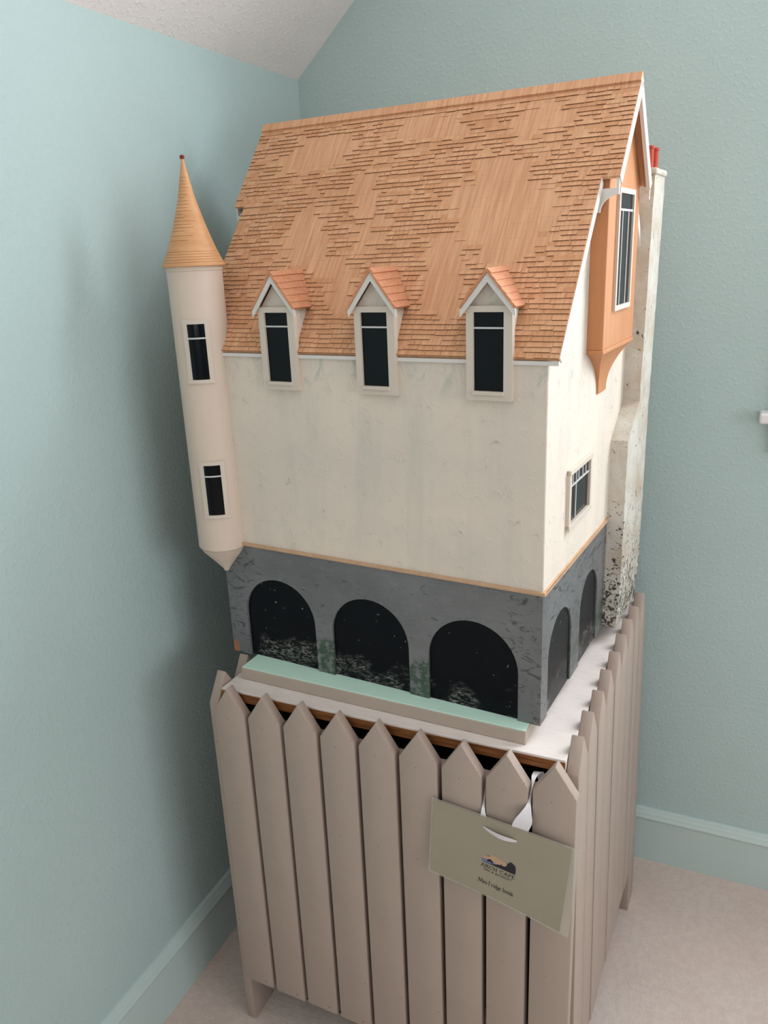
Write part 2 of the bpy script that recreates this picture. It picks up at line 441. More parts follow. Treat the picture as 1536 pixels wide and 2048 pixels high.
spk = t.ramp(t.noise(v, 140, 2, 0.5), [(0.735, 0.0), (0.76, 0.8)])
c = t.mix(t.math('MAXIMUM', t.math('MULTIPLY', m, 0.85), spk), srgb(8, 9, 16), srgb(150, 148, 140))
t.color(c); t.bump(scr, 0.15, 0.001)
M_arch = t.m
def wood(name, a, b, scale, rough=0.55):
    t = NT(name, rough, 0.25)
    v = t.coord(house, scale)
    n = t.noise(v, 1.0, 5, 0.65, 0.3); n2 = t.noise(t.coord(house), 9, 3)
    c = t.mix(t.ramp(n, [(0.32, 0.0), (0.68, 1.0)]), a, b)
    c = t.mix(t.math('MULTIPLY', t.ramp(n2, [(0.45, 0.0), (0.75, 1.0)]), 0.22), c, tuple(x * 0.8 for x in a[:3]) + (1,))
    t.color(c); t.bump(n, 0.2, 0.0008)
    return t.m
M_shing = wood('cedar_shingle', srgb(206, 148, 110), srgb(232, 180, 140), (240, 10, 10))
M_shing2 = wood('cedar_shingle_dark', srgb(200, 141, 102), srgb(220, 166, 124), (260, 14, 14))
M_shing3 = wood('cedar_shingle_pale', srgb(212, 158, 118), srgb(228, 180, 138), (260, 14, 14))
M_butt = plain('shadow_dark_shingle_butt', srgb(112, 68, 42), 0.7, 0.1)  # darker end grain, with the shadow line under each course painted in
M_dshing = wood('reddish_dormer_shingle', srgb(200, 132, 98), srgb(218, 156, 118), (30, 160, 160))
M_bay = wood('orange_bay_wood', srgb(194, 130, 86), srgb(206, 142, 98), (90, 90, 7), 0.45)
M_cone = wood('turned_cone_wood', srgb(208, 152, 106), srgb(222, 168, 122), (18, 18, 70), 0.45)
M_trimw = wood('tan_trim_wood', srgb(196, 156, 124), srgb(212, 174, 140), (60, 60, 60))
M_turret = plain('smooth_cream_turret_paint', srgb(220, 200, 184), 0.5, 0.35)
M_hwhite = plain('white_house_trim', srgb(226, 220, 214), 0.5, 0.3)
M_frame = plain('cream_window_frame', srgb(216, 202, 188), 0.5, 0.3)
M_glass = plain('dark_window_pane', srgb(7, 9, 15), 0.10, 0.22)
M_mull = plain('grey_white_glazing_bar', srgb(206, 206, 204), 0.5, 0.3)
M_pot = plain('red_clay_pot', srgb(182, 66, 46), 0.5, 0.3)
M_knob = plain('dark_red_finial', srgb(120, 46, 34), 0.45, 0.3)
M_under = plain('brown_roof_underside', srgb(128, 84, 54), 0.7, 0.2)

# --- base storey: arched masonry skin over a black core
def arch_pts(a, b, top, n=22):
    h = (b - a) / 2; zc = top - h; cx = (a + b) / 2
    return [(a, 0.0)] + [(cx - h * math.cos(math.pi * i / n), zc + h * math.sin(math.pi * i / n)) for i in range(n + 1)] + [(b, 0.0)]
def skin(arches, end, z0, z1):
    pts = [(0.0, z0)]
    for a, b, tp in arches:
        ap = arch_pts(a, b, tp)
        pts += [(x, max(z, z0)) for x, z in ap]
    pts += [(end, z0), (end, z1), (0.0, z1)]
    return pts
FA = [(0.0385, 0.1815, 0.154), (0.2150, 0.3565, 0.151), (0.3905, 0.5360, 0.149)]
SA = [(0.0310, 0.1490, 0.149), (0.1980, 0.3065, 0.150), (0.362, 0.470, 0.15)]
SK = 0.009
base = MB().box(SK, W - SK, SK, D, 0.0015, Z1 - 0.001).build('base', M_grey, house)
base['label'] = 'grey masonry ground storey with round black arches'
MB().prism(skin(FA, W - SK, 0, Z1), 'y', 0, SK).build('front_masonry', M_grey, base)
MB().prism(skin(SA, D, 0, Z1), 'x', W - SK, W).build('side_masonry', M_grey, base)
for a, b, tp in FA:
    MB().prism(arch_pts(a + 0.0003, b - 0.0003, tp - 0.0003), 'y', SK - 0.0045, SK + 0.001).build('arch_panel', M_arch, base)
for a, b, tp in SA[:2]:
    MB().prism(arch_pts(a + 0.0003, b - 0.0003, tp - 0.0003), 'x', W - SK - 0.001, W - SK + 0.0065).build('arch_panel', M_arch, base)
# trim strip round the top of the base
tr = MB().box(0.03, W + 0.004, -0.004, 0.004, Z1 - 0.0035, Z1 + 0.0020).box(W - 0.004, W + 0.004, 0.004, D, Z1 - 0.0035, Z1 + 0.0020)
tr.build('trim_strip', M_trimw, house, bevel=0.0008, seg=1)
# walls above
wl = MB().prism([(0.0, Z1), (D, Z1), (D, Z2 - 0.012), (VR, Z3 - 0.014), (0.0, Z2 - 0.004)], 'x', 0.0, W)
wl.build('walls', M_stucco, house, bevel=0.0012, seg=1)['label'] = 'cream stucco upper walls'

# --- turret
TU, TV, TR = 0.003, 0.0, 0.0425
tur = MB().lathe([(0.0, 0.205), (TR - 0.0015, 0.205), (TR, 0.207), (TR, 0.6565), (TR + 0.0012, 0.657), (TR + 0.0012, 0.664), (0.0, 0.664)], TU, TV, 56).build('turret', M_turret, house, smooth=0.6)
tur['label'] = 'round cream corner turret'
MB().lathe([(TR - 0.0008, 0.2052), (TR * 0.80, 0.194), (TR * 0.45, 0.177), (TR * 0.14, 0.161), (0.0045, 0.157), (0.0, 0.1565)], TU, TV, 48).build('corbel', M_turret, tur, smooth=0.6)
CB, CH0, CH1 = 0.0485, 0.664, 0.8165
cp = [(0.0, CH0 - 0.001), (CB - 0.001, CH0 - 0.001), (CB, CH0)]
cs = [(0.0, 1.0), (0.126, 0.80), (0.257, 0.645), (0.437, 0.45), (0.64, 0.265), (0.868, 0.112), (0.964, 0.055), (1.0, 0.045)]
def cone_r(h):
    for (h0, r0), (h1, r1) in zip(cs, cs[1:]):
        if h <= h1: return r0 + (r1 - r0) * (h - h0) / (h1 - h0)
    return cs[-1][1]
def cone_rs(h): return (cone_r(max(0, h - 0.05)) * 0.25 + cone_r(h) * 0.5 + cone_r(min(1, h + 0.05)) * 0.25) if 0.05 < h < 0.95 else cone_r(h)
N = 72
groove = [0.035, 0.06, 0.085, 0.11, 0.135] + [0.24, 0.285] + [0.33 + 0.031 * i for i in range(17)]
for i in range(1, N + 1):
    h = i / N
    cp.append((CB * cone_rs(h), CH0 + (CH1 - CH0) * h))
cp.append((0.0, CH1 + 0.0005))
pr = []
for r_, z in cp: pr.append((r_, z))
cone = MB().lathe(pr, TU, TV, 56).build('cone_roof', M_cone, tur, smooth=0.7)
cone['label'] = 'flared orange wood cone roof'
# shallow saw lines round the cone, partly worn away
gm = MB()
for k_, h in enumerate(groove):
    r_ = CB * cone_rs(h) ; z = CH0 + (CH1 - CH0) * h
    a0 = random.uniform(-2.9, -2.2) if k_ > 4 else -3.3
    a1 = random.uniform(-1.5, -0.2) if k_ > 4 else 0.4
    gm.lathe([(r_ - 0.001, z - 0.00022), (r_ + 0.00022, z - 0.00018), (r_ + 0.00018, z + 0.00018), (r_ - 0.001, z + 0.00022)], TU, TV, 26, a0=a0, a1=a1)
gm.build('saw_lines', plain('brown_saw_line', srgb(150, 96, 54), 0.7, 0.1), tur)
MB().lathe([(0.0, 0.8155), (0.0026, 0.8158), (0.0034, 0.8175), (0.0036, 0.8195), (0.0026, 0.8212), (0.0, 0.8216)], TU, TV, 20).build('finial', M_knob, tur, smooth=0.8)
# curved turret windows
def cyl_patch(mb, a0, a1, z0, z1, r0, r1, n=10, mi=0):
    vs = []; fs = []
    for i in range(n + 1):
        a = a0 + (a1 - a0) * i / n
        for r_, z in ((r0, z0), (r1, z0), (r1, z1), (r0, z1)):
            vs.append((TU + r_ * math.cos(a), TV + r_ * math.sin(a), z))
    for i in range(n):
        for q in range(4): fs.append((i * 4 + q, i * 4 + 4 + q, i * 4 + 4 + (q + 1) % 4, i * 4 + (q + 1) % 4))
    fs.append((0, 1, 2, 3)); k_ = n * 4; fs.append((k_ + 3, k_ + 2, k_ + 1, k_))
    mb.add(vs, fs, mi)
A0 = math.radians(-58.5)
def turret_window(z0, z1, zm, ac):
    ho, hi = 0.0202 / TR, 0.0132 / TR
    f = MB(); r0, r1 = TR - 0.002, TR + 0.0022
    cyl_patch(f, ac - ho, ac - hi, z0 + 0.005, z1 - 0.006, r0, r1, 3)
    cyl_patch(f, ac + hi, ac + ho, z0 + 0.005, z1 - 0.006, r0, r1, 3)
    cyl_patch(f, ac - ho * 1.02, ac + ho * 1.02, z1 - 0.0065, z1, r0, r1 + 0.0002)
    cyl_patch(f, ac - ho * 1.02, ac + ho * 1.02, z0, z0 + 0.0055, r0, r1 + 0.0008)
    fo = f.build('window_frame', M_frame, tur, smooth=0.5)
    g_ = MB(); cyl_patch(g_, ac - hi, ac + hi, z0 + 0.005, z1 - 0.006, TR - 0.002, TR + 0.0006)
    g_.build('pane', M_glass, tur, smooth=0.5)
    b_ = MB(); cyl_patch(b_, ac - hi, ac + hi, zm - 0.0012, zm + 0.0012, TR, TR + 0.0014)
    b_.build('glazing_bar', M_mull, tur, smooth=0.5)
turret_window(0.4885, 0.5855, 0.5575, A0)
turret_window(0.2655, 0.3620, 0.3370, A0 + 0.02)

# --- main roof
el, er, rl, rr = -0.0184, W + 0.0150, -0.0399, W + 0.0393
SN = 0.6202
rt = 0.0050     # board thickness along the normal
nrm = Vector((0, -math.sin(TH_), math.cos(TH_)))
def rp(u, s, off=0.0):  # point on the front slope: s along the slope from the eave
    return (u, -EV + s * math.cos(TH_) + nrm.y * off, Z2 + s * math.sin(TH_) + nrm.z * off)
def rpb(u, s, off=0.0): # back slope
    q = rp(u, s, off); return (u, 2 * VR - q[1], q[2])
sl = SN * LR
rm = MB()
for fn in (rp, rpb):
    for (u0, u1, s0, s1) in ((el, er, 0.0, sl), (rl, rr, sl, LR)):
        rm.hexa([fn(u0, s0, -rt), fn(u1, s0, -rt), fn(u1, s1, -rt), fn(u0, s1, -rt)], [fn(u0, s0), fn(u1, s0), fn(u1, s1), fn(u0, s1)])
roof = rm.build('roof', M_shing, house)
roof['label'] = 'steep cedar shingled roof'
# ridge cap boards
for fn in (rp, rpb):
    MB().hexa([fn(rl, LR - 0.012, 0.0), fn(rr, LR - 0.012, 0.0), fn(rr, LR + 0.001, 0.0), fn(rl, LR + 0.001, 0.0)],
              [fn(rl, LR - 0.012, 0.0032), fn(rr, LR - 0.012, 0.0032), fn(rr, LR + 0.003, 0.0032), fn(rl, LR + 0.003, 0.0032)]).build('ridge_board', M_shing, roof)
# white bargeboards under the roof edges
for fn in (rp, rpb):
    for u0, u1, s0, s1, dp in ((er - 0.0045, er + 0.0006, 0.002, sl, 0.013), (el + 0.0003, el + 0.0045, 0.10, sl, 0.013), (rr - 0.005, rr + 0.0004, sl, LR - 0.004, 0.016), (rl - 0.0004, rl + 0.005, sl, LR - 0.004, 0.016)):
        top = -0.0006 if u0 > 0.3 else -rt + 0.0002
        MB().hexa([fn(u0, s0, -dp), fn(u1, s0, -dp), fn(u1, s1, -dp), fn(u0, s1, -dp)],
                  [fn(u0, s0, top), fn(u1, s0, top), fn(u1, s1, top), fn(u0, s1, top)]).build('bargeboard', M_hwhite, roof)
# white eaves fascia between the dormers
DC = [0.1575, 0.3240, 0.4935]
DH = 0.0318
for a, b in ((0.030, DC[0] - 0.025), (DC[0] + 0.025, DC[1] - 0.025), (DC[1] + 0.025, DC[2] - 0.025), (DC[2] + 0.025, er - 0.0003)):
    MB().box(a, b, -0.0042, 0.001, Z2 - 0.0090, Z2 - 0.0035).build('fascia', M_hwhite, roof, bevel=0.0006, seg=1)

# shingles: wedges, thick at the butt; worn flush in smooth patches
def px_mask(u, s):
    # worn smooth patches (u, s in metres, radii, tilt)
    P = ((0.455, 0.235, 0.075, 0.100, -0.25), (0.395, 0.120, 0.035, 0.090, -0.3), (0.105, 0.370, 0.070, 0.040, 0.0), (0.135, 0.195, 0.042, 0.060, -0.35),
         (0.215, 0.280, 0.030, 0.050, -0.3), (0.225, 0.120, 0.028, 0.060, -0.3), (0.300, 0.395, 0.06, 0.026, 0.0), (0.47, 0.390, 0.05, 0.025, 0), (0.245, 0.20, 0.02, 0.04, 0))
    m = 1.0
    for cu, cs_, a, b, tl in P:
        du = (u - cu) - tl * (s - cs_); ds = s - cs_
        d = math.hypot(du / a, ds / b) + 0.35 * noise.noise((u * 30, s * 30, 1.7))
        m = min(m, max(0.0, (d - 0.85) / 0.2))
    return m
PITCH = 0.00805
NR = int((LR - 0.013) / PITCH)
widths = [0.010, 0.014, 0.018, 0.023, 0.029, 0.036]
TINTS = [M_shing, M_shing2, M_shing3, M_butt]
def wedge_geo(w_, th, g, f):
    vs = [f(g, 0, 0), f(w_ - g, 0, 0), f(w_ - g, PITCH * 1.06, 0.0001), f(g, PITCH * 1.06, 0.0001), f(g, 0, th), f(w_ - g, 0, th)]
    return vs
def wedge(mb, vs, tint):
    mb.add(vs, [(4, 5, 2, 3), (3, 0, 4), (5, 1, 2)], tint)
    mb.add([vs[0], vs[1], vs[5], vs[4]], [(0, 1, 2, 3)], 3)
sh_mesh = {}
def shingle_mesh(w_, th, tint):
    key = (round(w_, 4), round(th, 5), tint)
    if key not in sh_mesh:
        mb = MB(); wedge(mb, wedge_geo(w_, th, 0.0006, lambda x, y, z: (x, y, z)), tint)
        sh_mesh[key] = mb.mesh('shingle', TINTS)
    return sh_mesh[key]
def cut_spans(a, b, holes):
    out = [(a, b)]
    for h0, h1 in holes:
        nx = []
        for x0, x1 in out:
            if h1 <= x0 or h0 >= x1: nx.append((x0, x1)); continue
            if h0 > x0: nx.append((x0, h0))
            if h1 < x1: nx.append((h1, x1))
        out = nx
    return [q for q in out if q[1] - q[0] > 0.002]
cand = []
for r_ in range(NR):
    s0 = r_ * PITCH
    lo, hi = (el, er) if s0 + PITCH * 0.5 < sl else (rl, rr)
    q = rp(0, s0)
    holes = []
    dh = (TR - 0.004) ** 2 - (q[1] - TV) ** 2
    if dh > 0: holes.append((TU - math.sqrt(dh), TU + math.sqrt(dh)))
    for dc in DC:
        hw = min(0.0255, (0.640 - q[2]) / 1.35)
        sk = -0.0125 * max(0.0, q[1]) / 0.09
        if hw > 0.002: holes.append((dc - hw + sk, dc + hw + sk))
    u = lo
    while u < hi - 0.002:
        w_ = random.choice(widths)
        if u + w_ > hi - 0.008: w_ = hi - u
        for x0, x1 in cut_spans(u, u + w_, holes):
            um = (x0 + x1) / 2
            mk = px_mask(um, s0)
            fade = 0.10 if r_ < 12 else 0.30
            rv = random.random()
            th = 0.0014 if rv > fade else (0.0007 if rv > fade * 0.6 else 0.0001)
            if mk < 0.5: th = 0.0006 if (mk > 0.12 and random.random() < 0.35) else 0.00008
            js = random.uniform(-0.0008, 0.0008) if r_ > 0 else 0.0
            cand.append((r_, x0, x1 - x0, s0 + js, th, random.choices((0, 1, 2), (6, 3, 1))[0] if mk >= 0.5 else 0))
        u += w_
# the nearest, largest-looking courses are single shingles
single = [c_ for c_ in cand if c_[0] < 12][:300]
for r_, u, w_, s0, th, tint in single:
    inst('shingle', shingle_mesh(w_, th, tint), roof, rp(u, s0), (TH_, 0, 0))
rest = MB()
sset = set(id(c_) for c_ in single)
for c_ in cand:
    if id(c_) in sset: continue
    r_, u, w_, s0, th, tint = c_
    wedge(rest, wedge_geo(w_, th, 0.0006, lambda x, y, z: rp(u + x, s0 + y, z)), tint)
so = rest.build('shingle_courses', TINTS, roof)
so['kind'] = 'stuff'; so['label'] = 'fine rows of cedar shingles higher up the roof'

# --- dormers
def dormer(uc, ZA):
    F, ZF = -0.0165, 0.600
    SK_ = -0.0125
    body = MB()
    h = 0.0285
    body.prism([(uc - h, Z2 - 0.010), (uc + h, Z2 - 0.010), (uc + h, 0.602), (uc, ZA - 0.0115), (uc - h, 0.602)], 'y', -0.0030, 0.085)
    # shear the back of the body to follow the skew of the dormer roof
    body.v = [(x + SK_ * max(0.0, y) / 0.09, y, z) for x, y, z in body.v]
    d = body.build('dormer', M_stucco, house)
    d['label'] = 'small gabled dormer with a tall dark window'
    # front casing board
    zb, zt = 0.4795, 0.6015
    pu0, pu1, pz0, pz1 = uc - 0.0218, uc + 0.0202, 0.4915, 0.5935
    y0, y1 = -0.0088, 0.0005
    fr = MB().box(uc - DH, pu0, y0, y1, zb, zt).box(pu1, uc + DH, y0, y1, zb, zt).box(pu0, pu1, y0, y1, zb, pz0).box(pu0, pu1, y0, y1, pz1, zt)
    fr.build('window_frame', M_frame, d)
    MB().box(pu0, pu1, -0.0050, 0.0, pz0, pz1).build('pane', M_glass, d)
    MB().box(pu0 - 0.001, pu1 + 0.001, -0.0066, -0.0045, 0.5722, 0.5745).build('glazing_bar', M_mull, d)
    MB().box(pu0 - 0.0012, pu1 + 0.0012, -0.0112, -0.004, pz0 - 0.0050, pz0 + 0.0002).build('window_sill', M_frame, d, bevel=0.0006, seg=1)
    # roof slopes of lapped courses, bargeboards
    for sg in (-1, 1):
        fa = Vector((uc, F, ZA)); ff = Vector((uc + sg * 0.0385, F, ZF))
        ba = Vector((uc + SK_, 0.088, ZA + 0.001)); bf = Vector((uc + sg * 0.0385 + SK_ * 0.75, 0.046, ZF - 0.002))
        n_ = ((ff - fa).cross(ba - fa)).normalized()
        if n_.z < 0: n_ = -n_
        nc = 6
        cuts = [0, 0.13, 0.31, 0.48, 0.66, 0.84, 1.0]
        for k_ in range(nc):
            t0, t1 = cuts[k_], cuts[k_ + 1]
            p0 = fa.lerp(ff, t0); p1 = fa.lerp(ff, t1); q0 = ba.lerp(bf, t0); q1 = ba.lerp(bf, t1)
            e0, e1 = 0.0004, 0.0014
            if k_ == 0: e0 = 0.0016; e1 = 0.0022
            dn = -0.0024
            MB().hexa([p0 + n_ * dn, p1 + n_ * dn, q1 + n_ * dn, q0 + n_ * dn], [p0 + n_ * e0, p1 + n_ * e1, q1 + n_ * e1, q0 + n_ * e0]).build('roof_course', M_dshing, d)
        # bargeboard, set just behind the roof edge
        dn = Vector((0, 0, -0.0042)); th = Vector((0, 0, -0.0135)); yb = Vector((0, 0.0016, 0)); ye = Vector((0, 0.0046, 0))
        a, b = fa.copy(), fa.lerp(ff, 0.985)
        if sg > 0: pass
        MB().hexa([a + dn + yb, b + dn + yb, b + th + yb, a + th + yb + Vector((0, 0, -0.002))], [a + dn + ye, b + dn + ye, b + th + ye, a + th + ye + Vector((0, 0, -0.002))]).build('bargeboard', M_hwhite, d)
    return d
dl = ('leftmost of the three dormers, nearest the turret', 'middle dormer of the three', 'rightmost dormer, nearest the bay window')
for uc, lb, za in zip(DC, dl, (0.6515, 0.6512, 0.6465)): dormer(uc, za)['label'] = lb

# --- bay window on the right gable
BU, BV0, BV1, BZ = 0.5942, 0.177, 0.366, 0.5186
def under(v): return roof_z(v) - 0.012
bay = MB().prism([(BV0, BZ + 0.006), (BV1, BZ + 0.006), (BV1, under(BV1)), (VR, under(VR) - 0.004), (BV0, under(BV0))], 'x', W - 0.001, BU).build('bay', M_bay, house, bevel=0.0008, seg=1)
bay['label'] = 'orange wooden bay rising into the gable'
MB().box(W - 0.001, BU + 0.0012, BV0 - 0.0012, BV1 + 0.0012, BZ - 0.0006, BZ + 0.0062).build('moulding', M_bay, bay, bevel=0.0014, seg=2)
cb = MB(); NL = 14; vs = []
for i in range(NL + 1):
    f_ = i / NL; e = 1 - (1 - f_) ** 2.3
    lo = BV0 + 0.002 + (0.2415 - BV0) * e; hi = BV1 - 0.002 + (0.2925 - BV1) * e; uo = BU - 0.001 + (W + 0.004 - BU) * e
    z = BZ + (0.4500 - BZ) * f_
    vs += [(W - 0.001, lo, z), (uo, lo, z), (uo, hi, z), (W - 0.001, hi, z)]
fs = []
for i in range(NL):
    for q in range(4): fs.append((i * 4 + q, i * 4 + (q + 1) % 4, i * 4 + 4 + (q + 1) % 4, i * 4 + 4 + q))
fs += [(0, 1, 2, 3), tuple(NL * 4 + k_ for k_ in (3, 2, 1, 0))]
cb.add(vs, fs); cb.build('corbel', M_bay, bay, smooth=0.5)
# tall bay window
v0, v1, z0, z1 = 0.2225, 0.3200, 0.5760, 0.7450
fb = 0.007
MB().box(BU - 0.001, BU + 0.0042, v0, v0 + fb, z0, z1).box(BU - 0.001, BU + 0.0042, v1 - fb, v1, z0, z1).box(BU - 0.001, BU + 0.0042, v0 + fb, v1 - fb, z0, z0 + fb).box(BU - 0.001, BU + 0.0042, v0 + fb, v1 - fb, z1 - fb, z1).build('window_frame', M_frame, bay)
MB().box(BU - 0.001, BU + 0.0012, v0 + fb, v1 - fb, z0 + fb, z1 - fb).build('pane', M_glass, bay)
MB().box(BU + 0.0008, BU + 0.0026, v0 + fb, v1 - fb, 0.7145, 0.7175).build('glazing_bar', M_mull, bay)
for vv in (0.2525, 0.2890):
    MB().box(BU + 0.0008, BU + 0.0024, vv - 0.0012, vv + 0.0012, z0 + fb, 0.7145).build('glazing_bar', M_mull, bay)
# curved brackets under the roof overhang
def bracket(u0, u1, vv, sg):
    zt_ = roof_z(vv) - 0.006; z1_ = zt_ - 0.0165; n = 10
    wd = u1 - u0; ht = 0.030; pw_ = 0.0035 * sg
    pts = [(u0, zt_), (u0 + pw_, zt_), (u0 + pw_, z1_), (u1 - pw_, z1_), (u1 - pw_, zt_), (u1, zt_), (u1, z1_ - 0.008)]
    for i in range(1, n + 1):
        a = math.pi / 2 * i / n
        pts.append((u1 - (wd - pw_) * math.sin(a), z1_ - 0.008 - (ht - 0.008) * (1 - math.cos(a))))
    pts.append((u0, z1_ - ht))
    MB().prism(pts, 'y', vv - 0.003, vv + 0.002).build('bracket', M_hwhite, roof)
bracket(W + 0.010, rr - 0.001, 0.171, 1)
bracket(W + 0.010, rr - 0.001, 2 * VR - 0.171, 1)
bracket(-0.012, rl + 0.001, 0.171, -1)
# gable infill on the hidden left end
MB().prism([(0.177, 0.5186), (0.361, 0.5186), (0.361, under(0.361)), (VR, under(VR) - 0.004), (0.177, under(0.177))], 'x', -0.0235, 0.001).build('gable_panel', M_bay, house)

# --- small window in the right wall
sw = MB(); U0, U1 = W - 0.001, W + 0.0055
v0, v1, z0, z1 = 0.0975, 0.2190, 0.2740, 0.3630
sw.box(U0, U1, v0, v0 + 0.009, z0, z1).box(U0, U1, v1 - 0.009, v1, z0, z1).box(U0, U1 + 0.001, v0, v1, z0 - 0.003, z0 + 0.006).box(U0, U1 + 0.001, v0, v1, z1 - 0.007, z1 + 0.001)
swo = sw.build('gable_window', M_frame, house, bevel=0.0005, seg=1)
MB().box(U0, W + 0.0010, v0 + 0.009, v1 - 0.009, z0 + 0.006, z1 - 0.007).build('pane', M_glass, swo)
zq = z0 + 0.062
MB().box(W + 0.0005, W + 0.0028, v0 + 0.009, v1 - 0.009, zq - 0.0012, zq + 0.0012).build('glazing_bar', M_mull, swo)
for k_ in range(1, 6):
    vv = v0 + 0.009 + (v1 - v0 - 0.018) * k_ / 6 if k_ != 3 else (v0 + v1) / 2 - 0.004
    lo_ = zq if k_ != 2 else z0 + 0.006
    MB().box(W + 0.0005, W + 0.0026, vv - 0.0010, vv + 0.0010, lo_, z1 - 0.007).build('glazing_bar', M_mull, swo)

# --- chimney on the right wall, broad below a sloped shoulder
def rough_prism(rings, mat, name, parent, amp=0.0010):
    # rings: list of (z, u0, u1, v0, v1); subdivided skin with slight unevenness
    mb = MB(); NV = 8; NU = 4; loops = []
    for z, u0, u1, v0, v1 in rings:
        lp = [(u0, v0)] + [(u0 + (u1 - u0) * i / NU, v0) for i in range(1, NU)] + [(u1, v0 + (v1 - v0) * i / NV) for i in range(NV)] + [(u1 - (u1 - u0) * i / NU, v1) for i in range(NU)] + [(u0, v1)]
        loops.append([(x, y, z) for x, y in lp])
    m = len(loops[0]); vs = []
    for lp in loops:
        for q in lp:
            a = 0.0 if q[0] <= W else amp
            vs.append((q[0] + a * noise.noise((q[0] * 45, q[1] * 45, q[2] * 45)), q[1] + a * 1.3 * noise.noise((q[0] * 50 + 9, q[1] * 50, q[2] * 40)), q[2]))
    fs = []
    for i in range(len(loops) - 1):
        for j in range(m): fs.append((i * m + j, i * m + (j + 1) % m, (i + 1) * m + (j + 1) % m, (i + 1) * m + j))
    fs += [tuple(range(m)), tuple((len(loops) - 1) * m + k_ for k_ in range(m - 1, -1, -1))]
    mb.add(vs, fs)
    return mb.build(name, mat, parent, smooth=0.55)
rg = []
def seg_(z0, z1, n, f):
    for i in range(n): rg.append((z0 + (z1 - z0) * i / n,) + f(i / n))
CW = W - 0.002
seg_(0.004, 0.075, 7, lambda q: (CW, 0.5945 + 0.0045 * q, 0.3555, 0.508))
seg_(0.075, 0.352, 20, lambda q: (CW, 0.5995, 0.3555, 0.509))
seg_(0.352, 0.408, 6, lambda q: (CW, 0.5997, 0.3555 + 0.072 * q, 0.510))
seg_(0.408, 0.774, 26, lambda q: (CW, 0.5997 + 0.0035 * q, 0.4285, 0.512))
rg.append((0.774, CW, 0.6034, 0.4285, 0.512))
chim = rough_prism(rg, M_chim, 'chimney', house)
chim['label'] = 'cracked white chimney stack'
MB().box(CW, 0.6065, 0.4235, 0.512, 0.773, 0.7830).build('chimney_cap', M_chim, chim, bevel=0.003, seg=2)
for vv in (0.447, 0.486):
    MB().lathe([(0.0, 0.782), (0.0078, 0.782), (0.0070, 0.786), (0.0068, 0.812), (0.0078, 0.813), (0.0078, 0.817), (0.0055, 0.817), (0.0052, 0.80), (0.0, 0.80)], 0.5885, vv, 22).build('chimney_pot', M_pot, chim, smooth=0.6)

# ------------------------------------------------------------------ hanging sign
sign = empty('hanging_sign', (0.177224, -0.756462, 0), -0.024484)
tag(sign, 'pale green laminated card on a white ribbon hung from the pickets', 'sign')
TL, TR_, BR, BL = (Vector(q) for q in ((0.4074, -0.006, 0.6565), (0.6210, -0.012, 0.6391), (0.6133, -0.040, 0.5166), (0.4020, -0.014, 0.5303)))
SWD, SHT = 0.2140, 0.1262
def S(a, b, off=0.0):
    q = (TL.lerp(TR_, a)).lerp(BL.lerp(BR, a), b)
    n_ = ((TR_ - TL).cross(TL - BL)).normalized()
    if n_.y > 0: n_ = -n_
    return q + n_ * (off - 0.003 * math.sin(math.pi * min(1, max(0, a))) * (0.3 + b))
t = NT('sage_card', 0.33, 0.45)
v = t.coord(); c = t.mix(t.noise(v, 14, 3), srgb(156, 145, 126), srgb(165, 153, 134)); t.color(c)
M_card = t.m
t = NT('clear_laminate', 0.18, 0.5)
t.b.inputs['Base Color'].default_value = srgb(214, 206, 192); t.b.inputs['Alpha'].default_value = 0.28
M_lam = t.m
M_ribbon = plain('white_satin_ribbon', srgb(238, 232, 236), 0.3, 0.5)
M_ink = plain('dark_ink', srgb(38, 34, 30), 0.6, 0.2)
def sheet(name, a0, a1, b0, b1, off0, off1, mat, na=16, nb=10):
    mb = MB(); vs = []
    for off in (off0, off1):
        for j in range(nb + 1):
            for i in range(na + 1): vs.append(S(a0 + (a1 - a0) * i / na, b0 + (b1 - b0) * j / nb, off))
    m = na + 1; k_ = m * (nb + 1); fs = []
    for j in range(nb):
        for i in range(na):
            q = j * m + i
            fs.append((q, q + 1, q + m + 1, q + m)); fs.append((k_ + q, k_ + q + m, k_ + q + m + 1, k_ + q + 1))
    for i in range(na):
        fs.append((i, k_ + i, k_ + i + 1, i + 1)); q = nb * m + i; fs.append((q, q + 1, k_ + q + 1, k_ + q))
    for j in range(nb):
        q = j * m; fs.append((q, q + m, k_ + q + m, k_ + q)); q = j * m + na; fs.append((q, k_ + q, k_ + q + m, q + m))
    mb.add(vs, fs); return mb.build(name, mat, sign, smooth=0.5)
card = sheet('card', 0.0, 0.975, 0.0, 1.0, -0.0002, 0.0003, M_card)
lam = sheet('laminate', -0.018, 1.035, -0.018, 1.022, -0.0005, -0.0003, M_lam)
